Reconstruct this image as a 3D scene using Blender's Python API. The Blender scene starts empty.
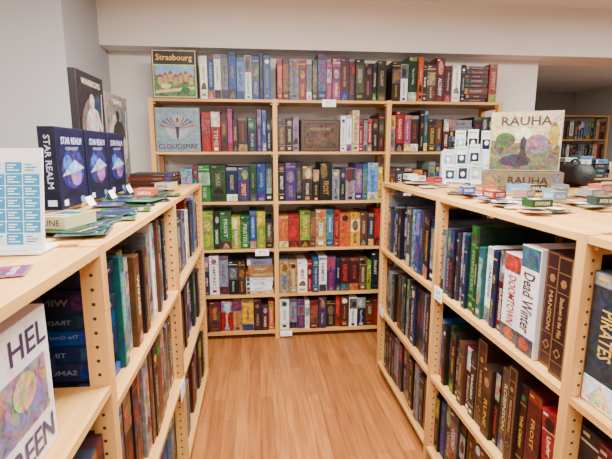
import bpy, bmesh, math, random, colorsys
from mathutils import Vector, Matrix
random.seed(11)
R=random.Random(5)
def lin(c):
    return tuple(((v/255.0)/12.92 if v/255.0<=0.04045 else ((v/255.0+0.055)/1.055)**2.4) for v in c)
Z=Vector((0,0,1)); X=Vector((1,0,0)); Y=Vector((0,1,0))
scene=bpy.context.scene
# ------------------------------------------------------------ materials
def newmat(name,rough=.5,col=(200,200,200)):
    m=bpy.data.materials.new(name); m.use_nodes=True
    nt=m.node_tree; b=nt.nodes['Principled BSDF']
    b.inputs['Roughness'].default_value=rough
    b.inputs['Base Color'].default_value=(*lin(col),1)
    return m,nt,b
def paint(name,col,bump=.04,rough=.85,var=.04):
    m,nt,b=newmat(name,rough,col)
    tc=nt.nodes.new('ShaderNodeTexCoord')
    n=nt.nodes.new('ShaderNodeTexNoise'); n.inputs['Scale'].default_value=1.3; n.inputs['Detail'].default_value=4
    nt.links.new(tc.outputs['Object'],n.inputs['Vector'])
    r=nt.nodes.new('ShaderNodeValToRGB')
    c=lin(col)
    r.color_ramp.elements[0].position=.3; r.color_ramp.elements[0].color=(*[v*(1-var) for v in c],1)
    r.color_ramp.elements[1].position=.7; r.color_ramp.elements[1].color=(*[min(1,v*(1+var)) for v in c],1)
    nt.links.new(n.outputs['Fac'],r.inputs['Fac']); nt.links.new(r.outputs['Color'],b.inputs['Base Color'])
    n2=nt.nodes.new('ShaderNodeTexNoise'); n2.inputs['Scale'].default_value=90; nt.links.new(tc.outputs['Object'],n2.inputs['Vector'])
    bp=nt.nodes.new('ShaderNodeBump'); bp.inputs['Strength'].default_value=bump; bp.inputs['Distance'].default_value=.01
    nt.links.new(n2.outputs['Fac'],bp.inputs['Height']); nt.links.new(bp.outputs['Normal'],b.inputs['Normal'])
    return m
def pine(name,scale):
    m,nt,b=newmat(name,.5)
    tc=nt.nodes.new('ShaderNodeTexCoord'); mp=nt.nodes.new('ShaderNodeMapping'); mp.inputs['Scale'].default_value=scale
    n=nt.nodes.new('ShaderNodeTexNoise'); n.inputs['Scale'].default_value=1; n.inputs['Detail'].default_value=5; n.inputs['Distortion'].default_value=.6
    r=nt.nodes.new('ShaderNodeValToRGB'); e=r.color_ramp.elements
    e[0].position=.25; e[0].color=(*lin((160,104,46)),1); e[1].position=.7; e[1].color=(*lin((214,166,94)),1)
    k=e.new(.45); k.color=(*lin((198,144,76)),1)
    nt.links.new(tc.outputs['Object'],mp.inputs['Vector']); nt.links.new(mp.outputs['Vector'],n.inputs['Vector'])
    nt.links.new(n.outputs['Fac'],r.inputs['Fac']); nt.links.new(r.outputs['Color'],b.inputs['Base Color'])
    return m
M_px=pine('pine_grain_x',(1.5,28,28)); M_py=pine('pine_grain_y',(28,1.5,28)); M_pz=pine('pine_grain_z',(30,30,1.5))
M_hole,_,_=newmat('peg_hole_dark',.9,(45,32,22))
def printed(name,rough):
    m,nt,b=newmat(name,rough); b.inputs['Specular IOR Level'].default_value=.3
    at=nt.nodes.new('ShaderNodeAttribute'); at.attribute_name='Col'
    tc=nt.nodes.new('ShaderNodeTexCoord')
    n=nt.nodes.new('ShaderNodeTexNoise'); n.inputs['Scale'].default_value=40; n.inputs['Detail'].default_value=8; n.inputs['Roughness'].default_value=.7; n.inputs['Distortion'].default_value=.8
    nt.links.new(tc.outputs['Object'],n.inputs['Vector'])
    hs=nt.nodes.new('ShaderNodeHueSaturation'); hs.inputs['Saturation'].default_value=.7
    nt.links.new(n.outputs['Color'],hs.inputs['Color'])
    bc=nt.nodes.new('ShaderNodeBrightContrast'); bc.inputs['Contrast'].default_value=3.0; bc.inputs['Bright'].default_value=-.08
    nt.links.new(hs.outputs['Color'],bc.inputs['Color'])
    mx=nt.nodes.new('ShaderNodeMix'); mx.data_type='RGBA'; mx.blend_type='OVERLAY'; mx.clamp_result=True
    ml=nt.nodes.new('ShaderNodeMath'); ml.operation='MULTIPLY'; ml.inputs[1].default_value=.95
    nt.links.new(at.outputs['Alpha'],ml.inputs[0]); nt.links.new(ml.outputs[0],mx.inputs[0])
    nt.links.new(at.outputs['Color'],mx.inputs[6]); nt.links.new(bc.outputs['Color'],mx.inputs[7])
    nt.links.new(mx.outputs[2],b.inputs['Base Color'])
    return m
M_print=printed('printed_cardboard',.42)
# ------------------------------------------------------------ mesh builder
TC={}
def tmesh(s):
    if s in TC: return TC[s]
    cu=bpy.data.curves.new('t','FONT'); cu.body=s; cu.size=1; cu.resolution_u=2; cu.offset=.014
    ob=bpy.data.objects.new('t',cu); scene.collection.objects.link(ob)
    dg=bpy.context.evaluated_depsgraph_get()
    me=bpy.data.meshes.new_from_object(ob.evaluated_get(dg))
    vs=[(v.co.x,v.co.y) for v in me.vertices]; fs=[tuple(p.vertices) for p in me.polygons]
    bpy.data.objects.remove(ob); bpy.data.curves.remove(cu); bpy.data.meshes.remove(me)
    x0=min(v[0] for v in vs); x1=max(v[0] for v in vs); y0=min(v[1] for v in vs); y1=max(v[1] for v in vs)
    vs=[(v[0]-(x0+x1)/2,v[1]-(y0+y1)/2) for v in vs]
    TC[s]=(vs,fs,x1-x0,y1-y0); return TC[s]
class MB:
    def __init__(s): s.v=[];s.f=[];s.c=[];s.m=[]
    def add(s,vs,fs,col,art=0,mat=0):
        b=len(s.v); s.v+= [tuple(v) for v in vs]
        c=(*lin(col),art)
        for f in fs:
            s.f.append(tuple(b+i for i in f)); s.c.append(c); s.m.append(mat)
    def box(s,O,A,D,U,w,d,h,col=(255,255,255),art=0,mat=0,ch=0,front=None):
        O=Vector(O)
        P=lambda a,b,c:O+A*a+D*b+U*c
        if ch<=0:
            vs=[P(0,0,0),P(w,0,0),P(w,d,0),P(0,d,0),P(0,0,h),P(w,0,h),P(w,d,h),P(0,d,h)]
            s.add(vs,[(0,1,2,3),(4,5,6,7),(0,1,5,4),(1,2,6,5),(2,3,7,6),(3,0,4,7)],col,art,mat)
        else:
            vs=[P(0,d,0),P(w,d,0),P(w,d,h),P(0,d,h),P(0,ch,0),P(w,ch,0),P(w,ch,h),P(0,ch,h),P(ch,0,ch),P(w-ch,0,ch),P(w-ch,0,h-ch),P(ch,0,h-ch)]
            s.add(vs,[(0,1,2,3),(0,1,5,4),(1,2,6,5),(2,3,7,6),(3,0,4,7),(4,5,9,8),(5,6,10,9),(6,7,11,10),(7,4,8,11)],col,art*.5,mat)
            s.add([vs[8],vs[9],vs[10],vs[11]],[(0,1,2,3)],front or col,art,mat)
    def poly(s,F,pts,col,art=0,layer=1,mat=0):
        P,ex,ey,n=F
        s.add([P+ex*a+ey*b+n*(.0004*layer) for a,b in pts],[tuple(range(len(pts)))],col,art,mat)
    def rect(s,F,x,y,w,h,col,art=0,layer=1,mat=0):
        s.poly(F,[(x,y),(x+w,y),(x+w,y+h),(x,y+h)],col,art,layer,mat)
    def disc(s,F,x,y,rx,ry,col,art=0,layer=1,n=14,mat=0):
        s.poly(F,[(x+rx*math.cos(i*2*math.pi/n),y+ry*math.sin(i*2*math.pi/n)) for i in range(n)],col,art,layer,mat)
    def text(s,F,t,cx,cy,w,h,col,layer=3,vert=False,mat=0):
        vs,fs,tw,th=tmesh(t)
        sx=w/tw; sy=h/th; sy=min(sy,sx*2.2); sx=min(sx,sy*1.35)
        P,ex,ey,n=F
        a,b=(ex,ey) if not vert else (-ey,ex)
        base=P+ex*cx+ey*cy+n*(.0004*layer)
        s.add([base+a*(v[0]*sx)+b*(v[1]*sy) for v in vs],fs,col,0,mat)
    def obj(s,name,mats,smooth=False):
        me=bpy.data.meshes.new(name); me.from_pydata(s.v,[],s.f)
        for m in mats: me.materials.append(m)
        me.polygons.foreach_set('material_index',s.m)
        ca=me.color_attributes.new('Col','FLOAT_COLOR','CORNER')
        arr=[]
        for f,c in zip(s.f,s.c): arr+= list(c)*len(f)
        ca.data.foreach_set('color',arr)
        me.update()
        o=bpy.data.objects.new(name,me); scene.collection.objects.link(o); return o
# ------------------------------------------------------------ room shell
W_paint=paint('wall_paint_white',(226,221,214)); W_grey=paint('pillar_paint_grey',(180,182,186)); C_paint=paint('ceiling_paint',(240,238,235))
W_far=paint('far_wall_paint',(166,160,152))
def shell(name,x0,x1,y0,y1,z0,z1,mat):
    mb=MB(); mb.box((x0,y0,z0),X,Y,Z,x1-x0,y1-y0,z1-z0); return mb.obj(name,[mat])
CH=2.5
def floor_mat():
    m,nt,b=newmat('laminate_floor',.4)
    tc=nt.nodes.new('ShaderNodeTexCoord'); mp=nt.nodes.new('ShaderNodeMapping'); mp.inputs['Rotation'].default_value=(0,0,math.pi/2)
    br=nt.nodes.new('ShaderNodeTexBrick'); br.inputs['Scale'].default_value=1; br.inputs['Brick Width'].default_value=.55; br.inputs['Row Height'].default_value=.068
    br.inputs['Mortar Size'].default_value=.0009; br.offset=.37; br.inputs['Color1'].default_value=(*lin((178,114,56)),1); br.inputs['Color2'].default_value=(*lin((150,90,42)),1)
    br.inputs['Mortar'].default_value=(*lin((96,56,26)),1); br.inputs['Bias'].default_value=-.1
    nt.links.new(tc.outputs['Object'],mp.inputs['Vector']); nt.links.new(mp.outputs['Vector'],br.inputs['Vector'])
    mp2=nt.nodes.new('ShaderNodeMapping'); mp2.inputs['Scale'].default_value=(45,3,1); nt.links.new(tc.outputs['Object'],mp2.inputs['Vector'])
    n=nt.nodes.new('ShaderNodeTexNoise'); n.inputs['Scale'].default_value=1; n.inputs['Detail'].default_value=6; n.inputs['Distortion'].default_value=.8; nt.links.new(mp2.outputs['Vector'],n.inputs['Vector'])
    r=nt.nodes.new('ShaderNodeValToRGB'); r.color_ramp.elements[0].position=.3; r.color_ramp.elements[0].color=(.66,.6,.54,1); r.color_ramp.elements[1].position=.65; r.color_ramp.elements[1].color=(1.05,1.05,1.05,1)
    nt.links.new(n.outputs['Fac'],r.inputs['Fac'])
    mx=nt.nodes.new('ShaderNodeMix'); mx.data_type='RGBA'; mx.blend_type='MULTIPLY'; mx.inputs[0].default_value=1
    nt.links.new(br.outputs['Color'],mx.inputs[6]); nt.links.new(r.outputs['Color'],mx.inputs[7]); nt.links.new(mx.outputs[2],b.inputs['Base Color'])
    return m
shell('floor',-3,6,-3,8,-.1,0,floor_mat())
shell('ceiling',-3,6,-3,8,CH,CH+.1,C_paint)
shell('wall_left',-3.1,-3,-3,8,0,CH,W_paint); shell('wall_right',6,6.1,-3,8,0,CH,W_paint)
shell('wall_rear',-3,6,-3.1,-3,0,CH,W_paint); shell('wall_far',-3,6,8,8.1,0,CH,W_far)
shell('wall_back',-3,2.30,3.55,3.72,0,CH,W_paint)
shell('wall_pillar',-3,-1.06,2.77,3.549,0,CH,W_grey)
shell('trim_beam',-1.059,6,3.36,3.72,2.15,CH,W_paint)
shell('baseboard_back',-1.05,2.30,3.538,3.55,0,.07,W_paint)
# ------------------------------------------------------------ shelving
def shelf(name,O,A,N,posts,depth,height,levels):
    D=-N; mb=MB(); O=Vector(O)
    sm=1 if abs(A.x)>.5 else 2
    for s in posts:
        for t in (0,depth-.044):
            mb.box(O+A*(s-.016)+D*t,A,D,Z,.032,.044,height,mat=0)
            for sg in (-1,1):
                F=(O+A*(s+sg*.016)+D*t,D,Z,A*sg)
                z=.06
                while z<height-.03:
                    mb.disc(F,.022,z,.0042,.0042,(0,0,0),n=8,mat=3); z+=.032
        for z in (.06,height*.33,height*.66,height-.05):
            mb.box(O+A*(s-.009)+D*.044+Z*z,A,D,Z,.018,depth-.088,.035,mat=(2 if sm==1 else 1))
    for i in range(len(posts)-1):
        a,b=sorted((posts[i],posts[i+1]))
        for l in levels[i]:
            mb.box(O+A*(a+.016)+D*.001+Z*(l-.018),A,D,Z,b-a-.032,depth-.002,.018,mat=sm)
            mb.box(O+A*(a+.016)+D*.02+Z*(l-.034),A,D,Z,.012,depth-.04,.016,mat=0)
            mb.box(O+A*(b-.028)+D*.02+Z*(l-.034),A,D,Z,.012,depth-.04,.016,mat=0)
    return mb.obj(name,[M_pz,M_px,M_py,M_hole])
BL=[1.786,1.425,1.065,.71,.355,.06]
BP=[-.713,.138,.970,1.822]
shelf('pine_shelving_unit',(0,3.23,0),X,-Y,BP,.30,1.79,[BL]*3)
RL=[1.24,.83,.43,.07]; RP=[.10,.95,1.80,2.65]
shelf('pine_shelving_unit',(.765,0,0),Y,-X,RP,.5,1.242,[RL]*3)
shelf('pine_shelving_unit',(1.80,0,0),Y,X,RP,.5,1.242,[RL]*3)
LL=[1.24,.87,.48,.07]
shelf('pine_shelving_unit',(-.325,0,0),Y,X,RP,.5,1.242,[[1.24,.93,.5,.07],LL,LL])
# ------------------------------------------------------------ game boxes
CK=dict(w=(206,204,198),c=(176,158,124),k=(14,13,16),n=(38,23,17),b=(18,50,108),B=(12,20,52),l=(84,124,158),t=(20,74,80),g=(28,84,32),G=(14,40,22),
 y=(180,134,32),o=(156,68,24),r=(122,18,18),R=(62,14,17),p=(50,28,78),P=(130,52,90),s=(104,106,108),S=(42,44,50),T=(134,100,60),L=(96,124,32),m=(76,46,28),e=(42,23,15))
TT="SCYTHE|ORLEANS|VOLCANO|CASTLES|TERRA NOVA|MAGE KNIGHTS|GALAXY|ARKHAM|DUNGEON|PIRATES|ROBINSON|EMPIRES|WINGS|RUNE|AGE OF IRON|VIKINGS|CITADEL|HARBOUR|RAILWAYS|ISLAND|HEROES|DRAGON|MANSION|OUTPOST|NEMESIS|FOREST|KINGDOM|MARS|THE CREW|COLONY|MONSTERS|LEGENDS|ALCHEMY|SPIRIT|ZOMBIES|SAMURAI|EXPEDITION|CHRONICLES|TIME|FROST|TRADERS|GARDENS|Architects of the North|The Lost Valley|Sleeping Gods|Children of Stone|Underwater Cities|Lords of the Deep|The Great Library|Under the Stars|House of Winter|Shadows in the Mist".split('|')
def jit(c,a=12): return tuple(max(5,min(245,v+R.uniform(-a,a))) for v in c)
def mix(a,b,t): return tuple(x*(1-t)+y*t for x,y in zip(a,b))
def spine(mb,P,A,N,w,h,dp,k,title=None,U=Z):
    col=jit(CK[k],8); D=-N; lum=sum(col)/3
    mb.box(P,A,D,U,w,dp,h,col,art=.8 if k not in 'we' else .12,ch=.0016)
    F=(P,A,U,N); g=.0025
    light=[(206,198,180),(218,214,208),(200,154,56),(170,150,118),(170,46,36)]; dark=[(40,34,44),(120,30,30),(30,50,100),(60,40,30)]
    tcol=mix(R.choice(light),col,R.uniform(0,.35)) if lum<100 else R.choice(dark)
    t=title or R.choice(TT)
    if k=='e':
        for a in (.004,.0065):
            for (x,y,ww,hh) in ((a,a,w-2*a,.0013),(a,h-a,w-2*a,.0013),(a,a,.0013,h-2*a),(w-a-.0013,a,.0013,h-2*a)): mb.rect(F,x,y,ww,hh,(136,94,46),0,1)
        for y in (.12,.3,.7,.86):
            mb.rect(F,.006,h*y,w-.012,.0016,(136,94,46),0,1)
        mb.disc(F,w/2,h*.2,w*.24,w*.24,(126,86,44),0,2,4); mb.disc(F,w/2,h*.2,w*.13,w*.13,col,0,3,8); mb.disc(F,w/2,h*.78,w*.2,w*.2,(126,86,44),0,2,6)
        mb.text(F,t,w/2,h*.5,h*.34,w*.26,(160,118,64),2,True); return
    if title:
        mb.rect(F,g,h*.80,w-2*g,h*.2-g,(150,40,36) if len(title)<9 else (50,80,90),.9,1); mb.rect(F,g,g,w-2*g,h*.16,(60,56,60),1,1)
        mb.disc(F,w*.5,h*.09,w*.28,w*.2,(150,60,44),.8,2)
        mb.text(F,title,w/2,h*.48,h*.56,w*.62,(152,38,34) if len(title)<9 else (70,44,34),3,True); return
    ts=R.uniform(.26,.46); st=R.random(); acc=jit(CK[R.choice('wcbtgyorRpPslTLkmSnkR')])
    if st<.28:
        mb.rect(F,g,h*.62,w-2*g,h*.38-g,mix(acc,col,.3),1,1)
        mb.disc(F,w*R.uniform(.35,.65),h*.78,w*.28,w*R.uniform(.3,.8),mix(tcol,acc,.4),1,2,9)
        mb.text(F,t,w/2,h*.34,h*R.uniform(.3,.48),w*ts,tcol,3,True); mb.rect(F,w*.3,h*.03,w*.4,w*.3,acc,0,2)
    elif st<.5:
        mb.rect(F,g,g,w-2*g,h*.2,acc,.9,1); mb.rect(F,g,h*.9,w-2*g,h*.1-g,mix(acc,col,.5),.6,1)
        mb.poly(F,[(w*.15,h*.02),(w*.85,h*.02),(w*.7,h*.12),(w*.5,h*.18),(w*.3,h*.10)],mix(acc,tcol,.5),1,2)
        mb.text(F,t,w/2,h*.56,h*R.uniform(.35,.55),w*ts,tcol,3,True)
    elif st<.7:
        mb.disc(F,w/2,h*.86,w*.3,w*.3,acc,.8,2,10); mb.rect(F,w*.28,h*.06,w*.44,w*.3,tcol,0,2)
        mb.rect(F,g,h*.17,w-2*g,h*.02,mix(tcol,col,.4),0,1); mb.rect(F,g,h*.78,w-2*g,h*.015,mix(tcol,col,.4),0,1)
        mb.text(F,t,w/2,h*.48,h*R.uniform(.35,.55),w*ts,tcol,3,True)
    elif st<.86:
        mb.rect(F,g,h*.2,w-2*g,h*.66,mix(tuple(v*1.3+8 for v in col),acc,.3),1,1)
        mb.poly(F,[(w*.1,h*.22),(w*.9,h*.22),(w*.8,h*.34),(w*.55,h*.4),(w*.2,h*.33)],mix(acc,(10,10,10),.4),1,2)
        mb.text(F,t,w/2,h*.6,h*R.uniform(.3,.45),w*ts,tcol,3,True)
        mb.rect(F,w*.2,h*.07,w*.6,h*.06,acc,.5,2)
    else:
        mb.rect(F,g,h*.45,w-2*g,h*.35,mix(acc,col,.4),1,1); mb.disc(F,w/2,h*.63,w*.33,w*.55,mix(tcol,col,.4),.9,2,10)
        mb.text(F,t,w/2,h*.25,h*.3,w*ts,tcol,3,True); mb.rect(F,g,h*.88,w-2*g,h*.02,tcol,0,2)
    if w>.055: mb.rect(F,w*.12,h*.94,w*.3,h*.025,tcol,0,3)
def stack(mb,O,A,N,w,n,cols,th=(.02,.05),dp=.25,hmax=9):
    z=0
    for i in range(n):
        h=R.uniform(*th)
        if z+h>hmax: break
        k=R.choice(cols); col=jit(CK[k]); ww=w*R.uniform(.88,1); P=Vector(O)+Z*z+A*R.uniform(0,w-ww)-N*R.uniform(0,.015)
        mb.box(P,A,-N,Z,ww,dp,h,col,art=.6,ch=.0015); F=(P,A,Z,N)
        mb.text(F,R.choice(TT),ww*.5,h*.5,ww*.5,h*.32,mix((200,188,160),col,.2) if sum(col)<310 else (40,40,50),2)
        mb.rect(F,ww*.02,h*.12,ww*.12,h*.76,jit(CK[R.choice('wroybg')]),.8,1)
        for sg in (0,1):
            G=(P+A*(ww*sg),-N,Z,A*(1 if sg else -1)); mb.text(G,R.choice(TT),dp*.34,h*.5,dp*.42,h*.28,mix((150,150,160),col,.3) if sum(col)<310 else (40,40,50),2)
            mb.rect(G,dp*.04,h*.15,dp*.1,h*.7,jit(CK[R.choice('lSbp')]),.9,1)
        z+=h+.001
    return z
def cover(mb,P,A,N,w,h,k):
    col=jit(CK[k]); acc=jit(CK[R.choice('coytlrs')]); mb.box(P,A,-N,Z,w,.07,h,col,.8,ch=.002); F=(P,A,Z,N)
    mb.rect(F,.006,.006,w-.012,h-.012,mix(col,acc,.3),1,1)
    mb.disc(F,w*.5,h*.4,w*.3,h*.24,mix(acc,col,.3),1,2); mb.poly(F,[(w*.3,.01),(w*.7,.01),(w*.58,h*.5),(w*.42,h*.5)],mix(col,(10,10,10),.5),.7,3)
    mb.text(F,R.choice(TT[:42]),w*.5,h*.84,w*.8,h*.1,(226,206,150),4)
def row(mb,O,A,N,length,spec,hr=(.245,.30),dp=.27,hcap=.31,vary=.35):
    O=Vector(O); toks=spec.split(); ws=[]
    for t in toks:
        t=t.rstrip('~')
        q=float(t[1:]) if len(t)>1 and '=' not in t and t[0]!='H' and t[0]!='F' else (4.2 if t[0] in 'HF' else 1.0)
        if '=' in t: q=float(t[1:t.index('=')])
        ws.append(q*R.uniform(.62,1.5) if q<1.4 else q)
    nl=sum(1 for t in toks if t.endswith('~'))
    tot=sum(ws); x=0; usable=length-.002*len(toks)-.004-nl*.036; base=R.uniform(*hr)
    for t,wt in zip(toks,ws):
        lean=t.endswith('~'); t=t.rstrip('~')
        w=wt/tot*usable; k=t[0]; P=O+A*x-N*R.uniform(0,.025)
        if k=='H': stack(mb,P,A,N,w,12,t[1:] or 'knRBsmT',(.022,.055),dp-.03,hcap)
        elif k=='F': cover(mb,P,A,N,w,min(w*1.05,hcap),t[1:] or 'k')
        elif k=='_': pass
        else:
            if R.random()<vary: base=R.uniform(*hr)
            h=base+R.uniform(-.003,.003) if k!='e' else hr[1]-.002
            ti=t[t.index('=')+1:] if '=' in t else None
            if lean:
                h=min(h,hr[0]+.3*(hr[1]-hr[0])); s=.11; c=math.sqrt(1-s*s)
                spine(mb,P+A*(h*s),A*c+Z*s,N,w,h,dp,k,None,Z*c-A*s); x+=.034
            else: spine(mb,P,A,N,w,h,dp,k,ti.replace('_',' ') if ti else None)
        x+=w+.002
# ---- back unit
mb=MB(); yf=3.245
rows=[
 ["w1.4 b w s b l1.5 w b k b1.4","r R s1.6 r s S p1.5 P P1.4 R S n1.5 R k n1.5","n w G1.5 o n m R1.5 R w k HRnkm r1.4"],
 ["r r1.5 R P R n1.5 B1.4 p b k","n s k w c b r s r k R n","s r P n1.5 k t n m R HknRs k S n"],
 ["l t g1.5 G2 B p1.5 G b G","k p1.5 k n1.5 k k1.8 s k s p t l1.5 y","m S n m k s HTmsn n T n S"],
 ["L g1.4 L y L1.5 G g1.5 L g b L k","o r1.5 L m T1.5 t r o1.5 y m S r","n k m T S k m n s R n m k"],
 ["s1.5 w B P R S w1.4 s k1.4 n HwsTc","s1.5 T w1.5 r b w p1.4 B R n1.5 m L k","m n S w k s R b n T k s m"],
 ["s S1.5 L G k R1.5 r T y1.5 n R o","w1.5 s p w R1.4 p k1.5 r R w B n r","k n T m S s k R n B w m k"]]
zt=[1.788]+[l+.001 for l in BL[1:]]
for ri,r3 in enumerate(rows):
    for bi,sp in enumerate(r3):
        x0=BP[bi]+.02; L=BP[bi+1]-BP[bi]-.04
        hr=(.225,.30) if ri<5 else (.205,.26)
        if ri==0: hr=(.255,.32)
        if bi==0 and ri in (0,1): x0+=.315; L-=.315
        if bi==1 and ri==1:
            row(mb,(x0,yf,zt[ri]),X,-Y,.16,"m n s",hr); x0+=.16+.30; L-=.46; sp="w w c r s r k R"
        if bi==0 and ri==2:
            stack(mb,(x0,yf,zt[ri]),X,-Y,.15,6,'TmcT',(.025,.04)); x0+=.155; L-=.155
        row(mb,(x0,yf,zt[ri]),X,-Y,L,sp,hr,.26,.27,.55)
P=Vector((BP[0]+.02,yf-.005,zt[0])); mb.box(P,X,Y,Z,.3,.08,.32,(70,60,50),.2,ch=.002); F=(P,X,Z,-Y)
mb.rect(F,.006,.006,.288,.308,(190,176,136),.3,1); mb.rect(F,.012,.012,.276,.20,(78,112,58),1,2)
mb.rect(F,.012,.222,.276,.086,(50,44,42),.4,2); mb.text(F,"Strasbourg",.15,.262,.24,.05,(222,186,70),4)
mb.rect(F,.02,.15,.26,.065,(120,160,180),.5,3)
for i in range(7):
    x=.04+i*.034; mb.rect(F,x,.09+.01*(i%3),.028,.05,jit((176,140,100)),.5,4); mb.poly(F,[(x-.003,.14+.01*(i%3)),(x+.031,.14+.01*(i%3)),(x+.014,.165+.01*(i%3))],(140,58,38),.4,5)
mb.poly(F,[(.02,.03),(.28,.06),(.28,.08),(.02,.05)],(190,172,128),.4,4); mb.disc(F,.22,.055,.03,.02,(50,90,44),.5,5); mb.disc(F,.09,.08,.035,.018,(190,180,120),.5,5)
P=Vector((BP[0]+.02,yf-.005,zt[1])); mb.box(P,X,Y,Z,.305,.1,.30,(110,120,126),.1,ch=.002); F=(P,X,Z,-Y)
mb.rect(F,.005,.005,.295,.29,(110,128,138),.45,1)
mb.disc(F,.15,.17,.085,.085,(138,150,152),.3,2,20)
for sg in (-1,1):
    for i in range(6):
        a=math.radians(14+i*15); L=.125-.010*i
        mb.poly(F,[(.152,.15),(.152+sg*L*math.cos(a)-sg*.007,.155+L*math.sin(a)+.006),(.152+sg*L*math.cos(a)+sg*.005,.155+L*math.sin(a)-.008)],[(150,70,52),(50,84,104),(130,52,60),(60,96,114),(160,120,80),(110,60,80)][i],.3,3+i%2)
mb.poly(F,[(.138,.17),(.166,.17),(.158,.10),(.15,.075),(.144,.10)],(58,42,50),.4,6); mb.disc(F,.152,.185,.012,.014,(160,120,96),0,6)
mb.text(F,"CLOUDSPIRE",.152,.036,.27,.034,(70,40,34),5)
P=Vector((BP[1]+.02+.165,yf-.002,zt[1])); mb.box(P,X,Y,Z,.285,.2,.225,(54,38,28),.6,ch=.002); F=(P,X,Z,-Y)
for a in (.012,.02): 
    for q in ((a,a,.285-2*a,.002),(a,.225-a,.285-2*a,.002),(a,a,.002,.225-2*a),(.283-a,a,.002,.225-2*a)): mb.rect(F,*q,(110,84,56),0,1)
mb.rect(F,.03,.03,.225,.165,(72,52,38),1,1); mb.text(F,"ADVENTURE",.142,.16,.15,.018,(130,104,72),3); mb.disc(F,.142,.085,.05,.04,(84,62,44),1,3)
mb.obj('board_game_collection',[M_print])
# ---- right unit, aisle face; A=-Y , N=-X
mb=MB(); NX=-X; AY=-Y
RR={2:[ "s k S b s n k B s S l k b S n k B s","k n s k m n S k s n B k S s n k","S n k m k s n B S k k s n m n"],
    1:[ "s p k S.8 s t B g G t w1.2 B R w3=DOOMTOWN w2.8=Dead_Winter e1.9 e1.9 _.6","b k G n k m R n e n1.3 k m e n R1.6 r1.6~","k b n S k e n m k R n m k e"],
    0:[ "S1.4 b1.4 B1.4 k n R k B","n R k n e m k n S","S n k m n k s n"]}
for b,rs in RR.items():
    for i,sp in enumerate(rs):
        row(mb,(.785,RP[b+1]-.02,RL[i+1]+.001),AY,NX,.81,sp,(.26,.335) if i<2 else (.25,.31),.29)
for b in range(3):
    for i in range(3):
        row(mb,(1.785,RP[b]+.02,RL[i+1]+.001),Y,X,.81,"k n s b r G w t k m S R",(.25,.30),.29)
mb.obj('board_game_collection',[M_print])
# ---- left unit; A=+Y , N=+X
mb=MB()
LR={1:["HBkbSB t m s m k n S s w m S s k n T","m n s n k m s m n m T n s m","n s k m R n k b s m n"],
    2:["b k R k G p s k w r n k b s k","w k n R k s p k G m n s","k n s m k R b n k"]}
for b,rs in LR.items():
    for i,sp in enumerate(rs):
        row(mb,(-.345,RP[b]+.02,LL[i+1]+.001),Y,X,.81,sp,(.265,.325),.29)
row(mb,(-.34,.12,.501),Y,X,.81,"k B n s k w m b k S n",(.27,.34),.29)
row(mb,(-.34,.12,.071),Y,X,.81,"k n S b m k s R k",(.27,.33),.29)
stack(mb,(-.42,.62,.931),Y,X,.29,6,'BkbBk',(.035,.05),.30)
P=Vector((-.362,.51,.931)); mb.box(P,Y,-X,Z,.25,.05,.25,(226,224,220),.1,ch=.002); F=(P,Y,Z,X)
mb.rect(F,.006,.006,.238,.238,(214,208,202),.35,1)
mb.text(F,"HEL",.185,.212,.11,.04,(60,44,74),3); mb.text(F,"GREEN",.15,.04,.17,.045,(58,50,84),5)
mb.rect(F,.02,.075,.21,.10,(140,110,116),1,2); mb.poly(F,[(.02,.08),(.08,.15),(.13,.1),(.18,.16),(.235,.08)],(110,100,130),.8,3); mb.disc(F,.16,.14,.035,.03,(190,150,110),.8,4)
mb.obj('board_game_collection',[M_print])
# ------------------------------------------------------------ labels on shelf edges
def label(P,A,N,w=.09,h=.055,t=None):
    mb=MB(); P=Vector(P); mb.box(P,A,-N,Z,w,.0015,h,(240,240,238)); F=(P,A,Z,N)
    if t: mb.text(F,t,w/2,h*.62,w*.7,h*.28,(40,60,110),2)
    mb.rect(F,w*.15,h*.2,w*.7,h*.06,(120,120,130),0,1)
    mb.obj('shelf_label',[M_print])
label((.475,3.226,1.74),X,-Y,.1,.05,"A-C"); label((-.02,3.226,.70-.04),X,-Y,.1,.05,"M-O"); label((.16,3.226,.015),X,-Y,.09,.045,"S")
label((.762,1.78,.80),AY,NX,.08,.06,"D-F"); label((-.322,1.70,.42),Y,X,.09,.07,"T")
label((.762,2.62,.41),AY,NX,.08,.06,"K")
# ------------------------------------------------------------ left top display
TZ=1.2425; ZD=TZ+.014
mb=MB()
for i in range(3):
    y=1.41+i*.235; P=Vector((-.590,y,ZD)); mb.box(P,Y,-X,Z,.22,.05,.25,(22,20,44),.2,ch=.002); F=(P,Y,Z,X)
    mb.rect(F,.005,.03,.21,.212,(14,16,44),1,1); mb.disc(F,.11,.12,.09,.065,(38,34,88),1,2); mb.disc(F,.13,.10,.045,.035,(124,80,134),1,3); mb.disc(F,.07,.14,.035,.025,(50,84,150),1,3)
    mb.poly(F,[(.02,.10),(.12,.15),(.2,.12),(.13,.11)],(130,146,180),.9,4)
    mb.text(F,"STAR REALM",.11,.209,.16,.022,(170,174,206),5); mb.text(F,"CONQUEST",.11,.184,.12,.012,(130,140,180),5)
    mb.rect(F,.005,.005,.21,.028,(12,16,40),0,2); mb.rect(F,.02,.01,.03,.018,(210,210,216),0,3); mb.rect(F,.15,.01,.03,.018,(80,120,180),0,3)
    mb.poly(F,[(.02,.035),(.09,.06),(.19,.035)],(14,12,28),.3,4)
    G=(P+Vector((-.05,0,0)),X,Z,-Y); mb.rect(G,.003,.003,.044,.244,(12,14,38),.6,1); mb.text(G,"STAR REALM",.025,.145,.16,.018,(180,184,206),3,True); mb.rect(G,.012,.012,.026,.018,(220,220,226),0,3)
mb.obj('science_fiction_game_box_set',[M_print])
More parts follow.
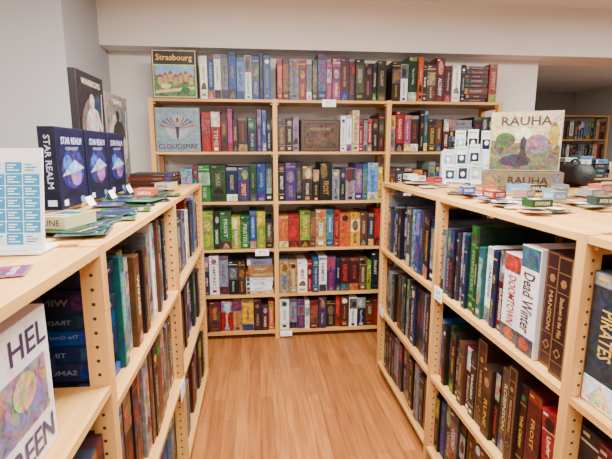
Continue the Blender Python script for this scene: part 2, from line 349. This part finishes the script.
def poster(P,A,N,w,h,bg,fig,acc,txt):
    mb=MB(); P=Vector(P); mb.box(P,A,-N,Z,w,.03,h,bg,.3,ch=.002); F=(P,A,Z,N)
    mb.rect(F,.008,.008,w-.016,h-.016,bg,1,1)
    body=[(w*.36,h*.1),(w*.46,h*.3),(w*.54,h*.1),(w*.66,h*.12),(w*.64,h*.42),(w*.74,h*.56),(w*.86,h*.5),(w*.84,h*.58),(w*.7,h*.7),(w*.56,h*.72),(w*.44,h*.72),(w*.3,h*.66),(w*.2,h*.5),(w*.27,h*.48),(w*.36,h*.58),(w*.34,h*.4)]
    mb.disc(F,w*.5,h*.5,w*.42,h*.3,mix(bg,acc,.35),1,1.5,20); mb.disc(F,w*.3,h*.3,w*.2,h*.14,mix(bg,(140,60,30),.4),1,1.7,12); mb.disc(F,w*.75,h*.72,w*.16,h*.12,mix(bg,(40,70,100),.5),1,1.7,12)
    mb.poly(F,body,fig,1,2)
    mb.disc(F,w*.5,h*.775,w*.09,h*.06,fig,.8,3); mb.poly(F,[(w*.8,h*.3),(w*.83,h*.3),(w*.9,h*.86),(w*.88,h*.86)],acc,.2,4)
    mb.text(F,txt,w*.5,h*.92,w*.7,h*.05,acc,4)
    mb.box(P-N*.09+A*(w*.3),A,-N,Z,w*.4,.004,h*.5,(60,50,40)); mb.box(P-N*.09+A*(w*.3),A,N,Z,w*.4,.06,.004,(60,50,40))
    mb.obj('display_poster_board',[M_print])
poster((-.69,1.88,ZD),Y,X,.31,.495,(30,24,26),(150,144,138),(180,168,150),"WARRIORS")
poster((-.69,2.21,ZD),Y,X,.35,.45,(112,102,96),(34,26,24),(216,204,186),"TEMPLE")
mb=MB(); ang=math.radians(-4); A=Vector((math.cos(ang),math.sin(ang),0)); U=Vector((0,.17,.985)).normalized(); Nn=A.cross(U).normalized()
P=Vector((-.712,.90,TZ+.006)); 
mb.box(P,A,-Nn,U,.305,.004,.195,(226,228,230)); F=(P,A,U,Nn)
for c in range(9):
    for r in range(7):
        x=.006+c*.0328; y=.010+r*.0228
        k=(c*3+r*5+c*r)%6
        mb.rect(F,x,y,.031,.0213,(30,130,178) if k else (190,220,232),0,1)
        for q in range(3): mb.rect(F,x+.004,y+.015-.005*q,.022-.005*((q+c)%3),.002,(220,238,244) if k else (60,90,120),0,2)
mb.rect(F,.012,.176,.18,.010,(60,90,130),0,1)
mb.box(Vector((-.712,.865,TZ)),X,Y,Z,.302,.085,.005,(228,230,232))
mb.obj('event_calendar_stand',[M_print])
def cards(name,x0,x1,y0,y1,n,pal,z,sz=(.065,.095),avoid=(),step=.00018,packs=0,aj=.35,gap=.11):
    mb=MB(); zz=z; placed=[]
    for i in range(n):
        for _ in range(60):
            x=R.uniform(x0,x1); y=R.uniform(y0,y1)
            if any(a<x<b and c<y<d for a,b,c,d in avoid): continue
            if i>=n-packs and any(abs(x-p)<gap and abs(y-q)<gap for p,q in placed): continue
            break
        else: continue
        s=R.uniform(.85,1.4) if i<n-packs else R.uniform(.75,1.0)
        w,h=sz[0]*s,sz[1]*s; a=R.uniform(-aj,aj)+(math.pi/2 if R.random()<.5 else 0)
        A=Vector((math.cos(a),math.sin(a),0)); B=Vector((-math.sin(a),math.cos(a),0)); tk=.0009
        c=jit(CK[R.choice(pal)],16)
        P=Vector((x,y,zz))-A*w/2-B*h/2; zz+=step
        if i>=n-packs: tk=R.uniform(.016,.036); P.z=z+step*n+.001; placed.append((x,y)); c=jit(CK[R.choice('wlrbncGTosSk')],12)
        mb.box(P,A,B,Z,w,h,tk,mix(c,(200,196,188),.35 if tk<.005 else .1)); F=(P+Z*tk,A,B,Z)
        mb.rect(F,.0025,.0025,w-.005,h-.005,c,.9,.35)
        mb.rect(F,.008,h*.4,w-.016,h*.45,jit(CK[R.choice(pal)]),1,.55); 
        mb.text(F,R.choice(TT),w/2,h*.2,w*.7,h*.1,(205,202,195) if sum(c)<380 else (40,40,50),.8)
        if tk>.005:
            for (q,e,nn,ln) in ((P,A,-B,w),(P,B,-A,h)): mb.text((q,e,Z,nn),R.choice(TT),ln/2,tk/2,ln*.7,tk*.5,(205,202,195) if sum(c)<380 else (40,40,50),.8)
    return mb.obj(name,[M_print])
av=[(-.8,-.54,1.34,2.15),(-.8,-.6,1.8,2.66)]
cards('scattered_game_cards',-.72,-.40,1.08,2.2,70,'tBpkGtSBkgb',TZ,(.085,.125),avoid=av,packs=4,aj=.3)
cards('scattered_game_cards',-.58,-.42,.62,.76,3,'wlP',TZ)
for y in (1.49,1.72,1.95):
    mb=MB(); P=Vector((-.552,y,ZD)); 
    for sg in (1,-1):
        mb.add([P+Vector((0,0,.03)),P+Vector((0,.06,.03)),P+Vector((sg*.014,.06,0)),P+Vector((sg*.014,0,0))],[(0,1,2,3)],(238,238,236))
    mb.obj('price_tent_card',[M_print])
mb=MB(); stack(mb,(-.42,2.36,TZ+.001),Y,X,.22,4,'RnkS',(.016,.022),.22); mb.obj('small_game_box_stack',[M_print])
# ------------------------------------------------------------ right top display
av=[(1.02,1.68,1.80,2.48),(1.0,1.55,2.40,2.66),(1.5,1.8,2.1,2.5)]
cards('scattered_game_cards',.85,1.76,1.25,2.58,120,'cTwTwsmcwwcSlckm',TZ,(.06,.085),avoid=av,packs=26,aj=.6,gap=.085)
th=math.radians(-30); A=Vector((math.cos(th),math.sin(th),0)); D=Vector((-math.sin(th),math.cos(th),0)); TB=TZ+.001
P=Vector((1.095,2.06,TB))
mb=MB(); mb.box(P,A,D,Z,.345,.30,.055,(84,72,56),.35,ch=.002)
mb.box(P-A*.002-D*.002+Z*.02,A,D,Z,.349,.304,.07,(96,82,62),.35,ch=.002)
F=(P-D*.002,A,Z,-D); mb.text(F,"RAUHA",.20,.052,.17,.034,(34,22,20),3); mb.rect(F,.01,.025,.07,.06,(110,84,60),1,1); mb.rect(F,.30,.025,.035,.06,(90,80,90),1,1)
mb.obj('game_box_bottom_display',[M_print])
mb=MB(); P2=P+A*.02+D*.10+Z*.0915; Ut=Z; Nf=-D
mb.box(P2,A,-Nf,Ut,.315,.07,.285,(160,148,116),.2,ch=.002); F=(P2,A,Ut,Nf)
mb.rect(F,.006,.006,.303,.273,(172,162,120),.6,1)
mb.poly(F,[(.006,.006),(.309,.006),(.309,.12),(.27,.15),(.2,.12),(.16,.14),(.08,.13),(.006,.15)],(90,84,62),1,2)
mb.disc(F,.07,.15,.045,.035,(58,74,42),1,3); mb.disc(F,.21,.13,.06,.045,(112,82,98),1,3); mb.disc(F,.28,.17,.025,.06,(140,120,48),1,3); mb.disc(F,.12,.05,.07,.03,(54,46,60),1,4)
mb.disc(F,.15,.18,.035,.03,(204,196,160),.6,4); mb.poly(F,[(.12,.03),(.18,.03),(.162,.10),(.165,.15),(.15,.17),(.138,.15),(.14,.10)],(44,40,40),.8,5)
mb.text(F,"RAUHA",.158,.24,.22,.042,(64,42,32),6)
mb.obj('game_box_cover_display',[M_print])
mb=MB(); th=math.radians(-16); A=Vector((math.cos(th),math.sin(th),0)); D=Vector((-math.sin(th),math.cos(th),0)); P=Vector((1.07,2.46,TZ+.001))
mb.box(P,A,D,Z,.29,.18,.006,(214,218,222))
for i in range(3):
    q=P+D*(.01+i*.055)+Z*(.006); mb.box(q,A,D,Z,.29,.05,.012+.085*i,(206,212,218),0)
    for j in range(4):
        if (i,j) in ((2,0),(1,3)): continue
        o=q+A*(.008+j*.071+R.uniform(-.004,.004))+Z*(.012+.085*i)+D*.015; h=.10+R.uniform(-.02,.03)
        mb.box(o,A,D,Z,.058,.012,h,jit((212,212,212)),.05,ch=.001); F=(o,A,Z,-D)
        mb.rect(F,.005,.010,.048,h*R.uniform(.45,.7),jit(R.choice([(50,80,120),(30,40,70),(120,150,170),(30,30,40),(150,160,166)])),1,1); mb.text(F,R.choice(TT),.029,h*.86,.045,.010,(40,50,90),2)
        mb.disc(F,.029,h*.4,.012,.014,(220,220,220),.5,2)
mb.obj('card_pack_display_rack',[M_print])
M_bag=paint('black_nylon',(20,20,23),.3,.6)
bm=bmesh.new(); bmesh.ops.create_uvsphere(bm,u_segments=24,v_segments=16,radius=1)
for v in bm.verts:
    x,y,z=v.co; f=lambda a,p:math.copysign(abs(a)**p,a)
    v.co=Vector((f(x,.7)*.075*(1-.2*max(z,0)),f(y,.7)*.11*(1-.15*max(z,0)),f(z,.6)*.06+.06+.006*math.sin(y*9)))
for f in bm.faces: f.smooth=True
me=bpy.data.meshes.new('bag'); bm.to_mesh(me); me.materials.append(M_bag); bag=bpy.data.objects.new('black_bag',me); scene.collection.objects.link(bag); bag.location=(1.72,2.25,TZ+.003)
cu=bpy.data.curves.new('handle','CURVE'); cu.dimensions='3D'; cu.bevel_depth=.006; sp=cu.splines.new('BEZIER'); sp.bezier_points.add(2)
for p,c in zip(sp.bezier_points,((0,-.05,.11),(0,0,.14),(0,.05,.11))): p.co=c; p.handle_left_type=p.handle_right_type='AUTO'
cu.materials.append(M_bag); hd=bpy.data.objects.new('handle',cu); scene.collection.objects.link(hd); hd.parent=bag
# ------------------------------------------------------------ far room
shelf('pine_shelving_unit',(0,6.6,0),X,-Y,[3.0,3.85,4.7,5.55],.30,1.98,[[1.97,1.6,1.25,.9,.5,.1]]*3)
mb=MB()
for b in range(3):
    for z in (1.6,1.25,.9,.5,.1):
        row(mb,(3.02+b*.85,6.615,z+.001),X,-Y,.81,"k n S R w m B k l s k G c r k",(.22,.29),.26)
mb.obj('board_game_collection',[M_print])
shelf('pine_shelving_unit',(0,4.9,0),X,-Y,[2.75,3.6,4.45,5.3],.4,1.10,[[1.10,.72,.36,.06]]*3)
mb=MB()
for b in range(3):
    for z in (.72,.36,.06): row(mb,(2.77+b*.85,4.915,z+.001),X,-Y,.81,"k n s w k m b k S r k",(.24,.28),.28)
    x=2.78+b*.85
    for j in range(4):
        stack(mb,(x+j*.2,4.93,1.103),X,-Y,.17,R.randint(2,5),'wlSkcw',(.03,.06),.2)
mb.obj('board_game_collection',[M_print])
# ------------------------------------------------------------ lights
M_em=bpy.data.materials.new('diffuser'); M_em.use_nodes=True
b=M_em.node_tree.nodes['Principled BSDF']; b.inputs['Emission Color'].default_value=(1,.99,.98,1); b.inputs['Emission Strength'].default_value=3
M_fr,_,_=newmat('lamp_frame_white',.5,(235,235,235))
def lamp(x,y,sx,sy,p):
    mb=MB(); mb.box((x-sx/2-.02,y-sy/2-.02,CH-.05),X,Y,Z,sx+.04,sy+.04,.05); mb.rect((Vector((x-sx/2,y-sy/2,CH-.05)),X,Y,-Z),0,0,sx,sy,(255,255,255),0,2,1)
    o=mb.obj('unseen_ceiling_lamp',[M_fr,M_em])
    L=bpy.data.lights.new('panel','AREA'); L.shape='RECTANGLE'; L.size=sx; L.size_y=sy; L.energy=p; L.color=(1,.98,.95)
    l=bpy.data.objects.new('panel_light',L); scene.collection.objects.link(l); l.location=(x,y,CH-.06); l.parent=o
lamp(.2,1.4,1.2,.3,175); lamp(.2,-.9,1.2,.6,135); lamp(-1.8,.3,.6,1.2,62); lamp(2.7,1.6,.6,1.2,85); lamp(4.2,4.3,1.2,.3,70)  # all out of view; last one added behind the beam to brighten far room
w=bpy.data.worlds.new('w'); scene.world=w; w.use_nodes=True; w.node_tree.nodes['Background'].inputs[0].default_value=(.9,.95,1,1); w.node_tree.nodes['Background'].inputs[1].default_value=.3
# ------------------------------------------------------------ camera
cd=bpy.data.cameras.new('camera'); cd.lens=26.0; cd.sensor_width=36; cd.clip_start=.02
cam=bpy.data.objects.new('camera',cd); scene.collection.objects.link(cam); cam.location=(0,0,1.437); cam.rotation_euler=(math.radians(90-10.2),0,math.radians(-6.35)); scene.camera=cam
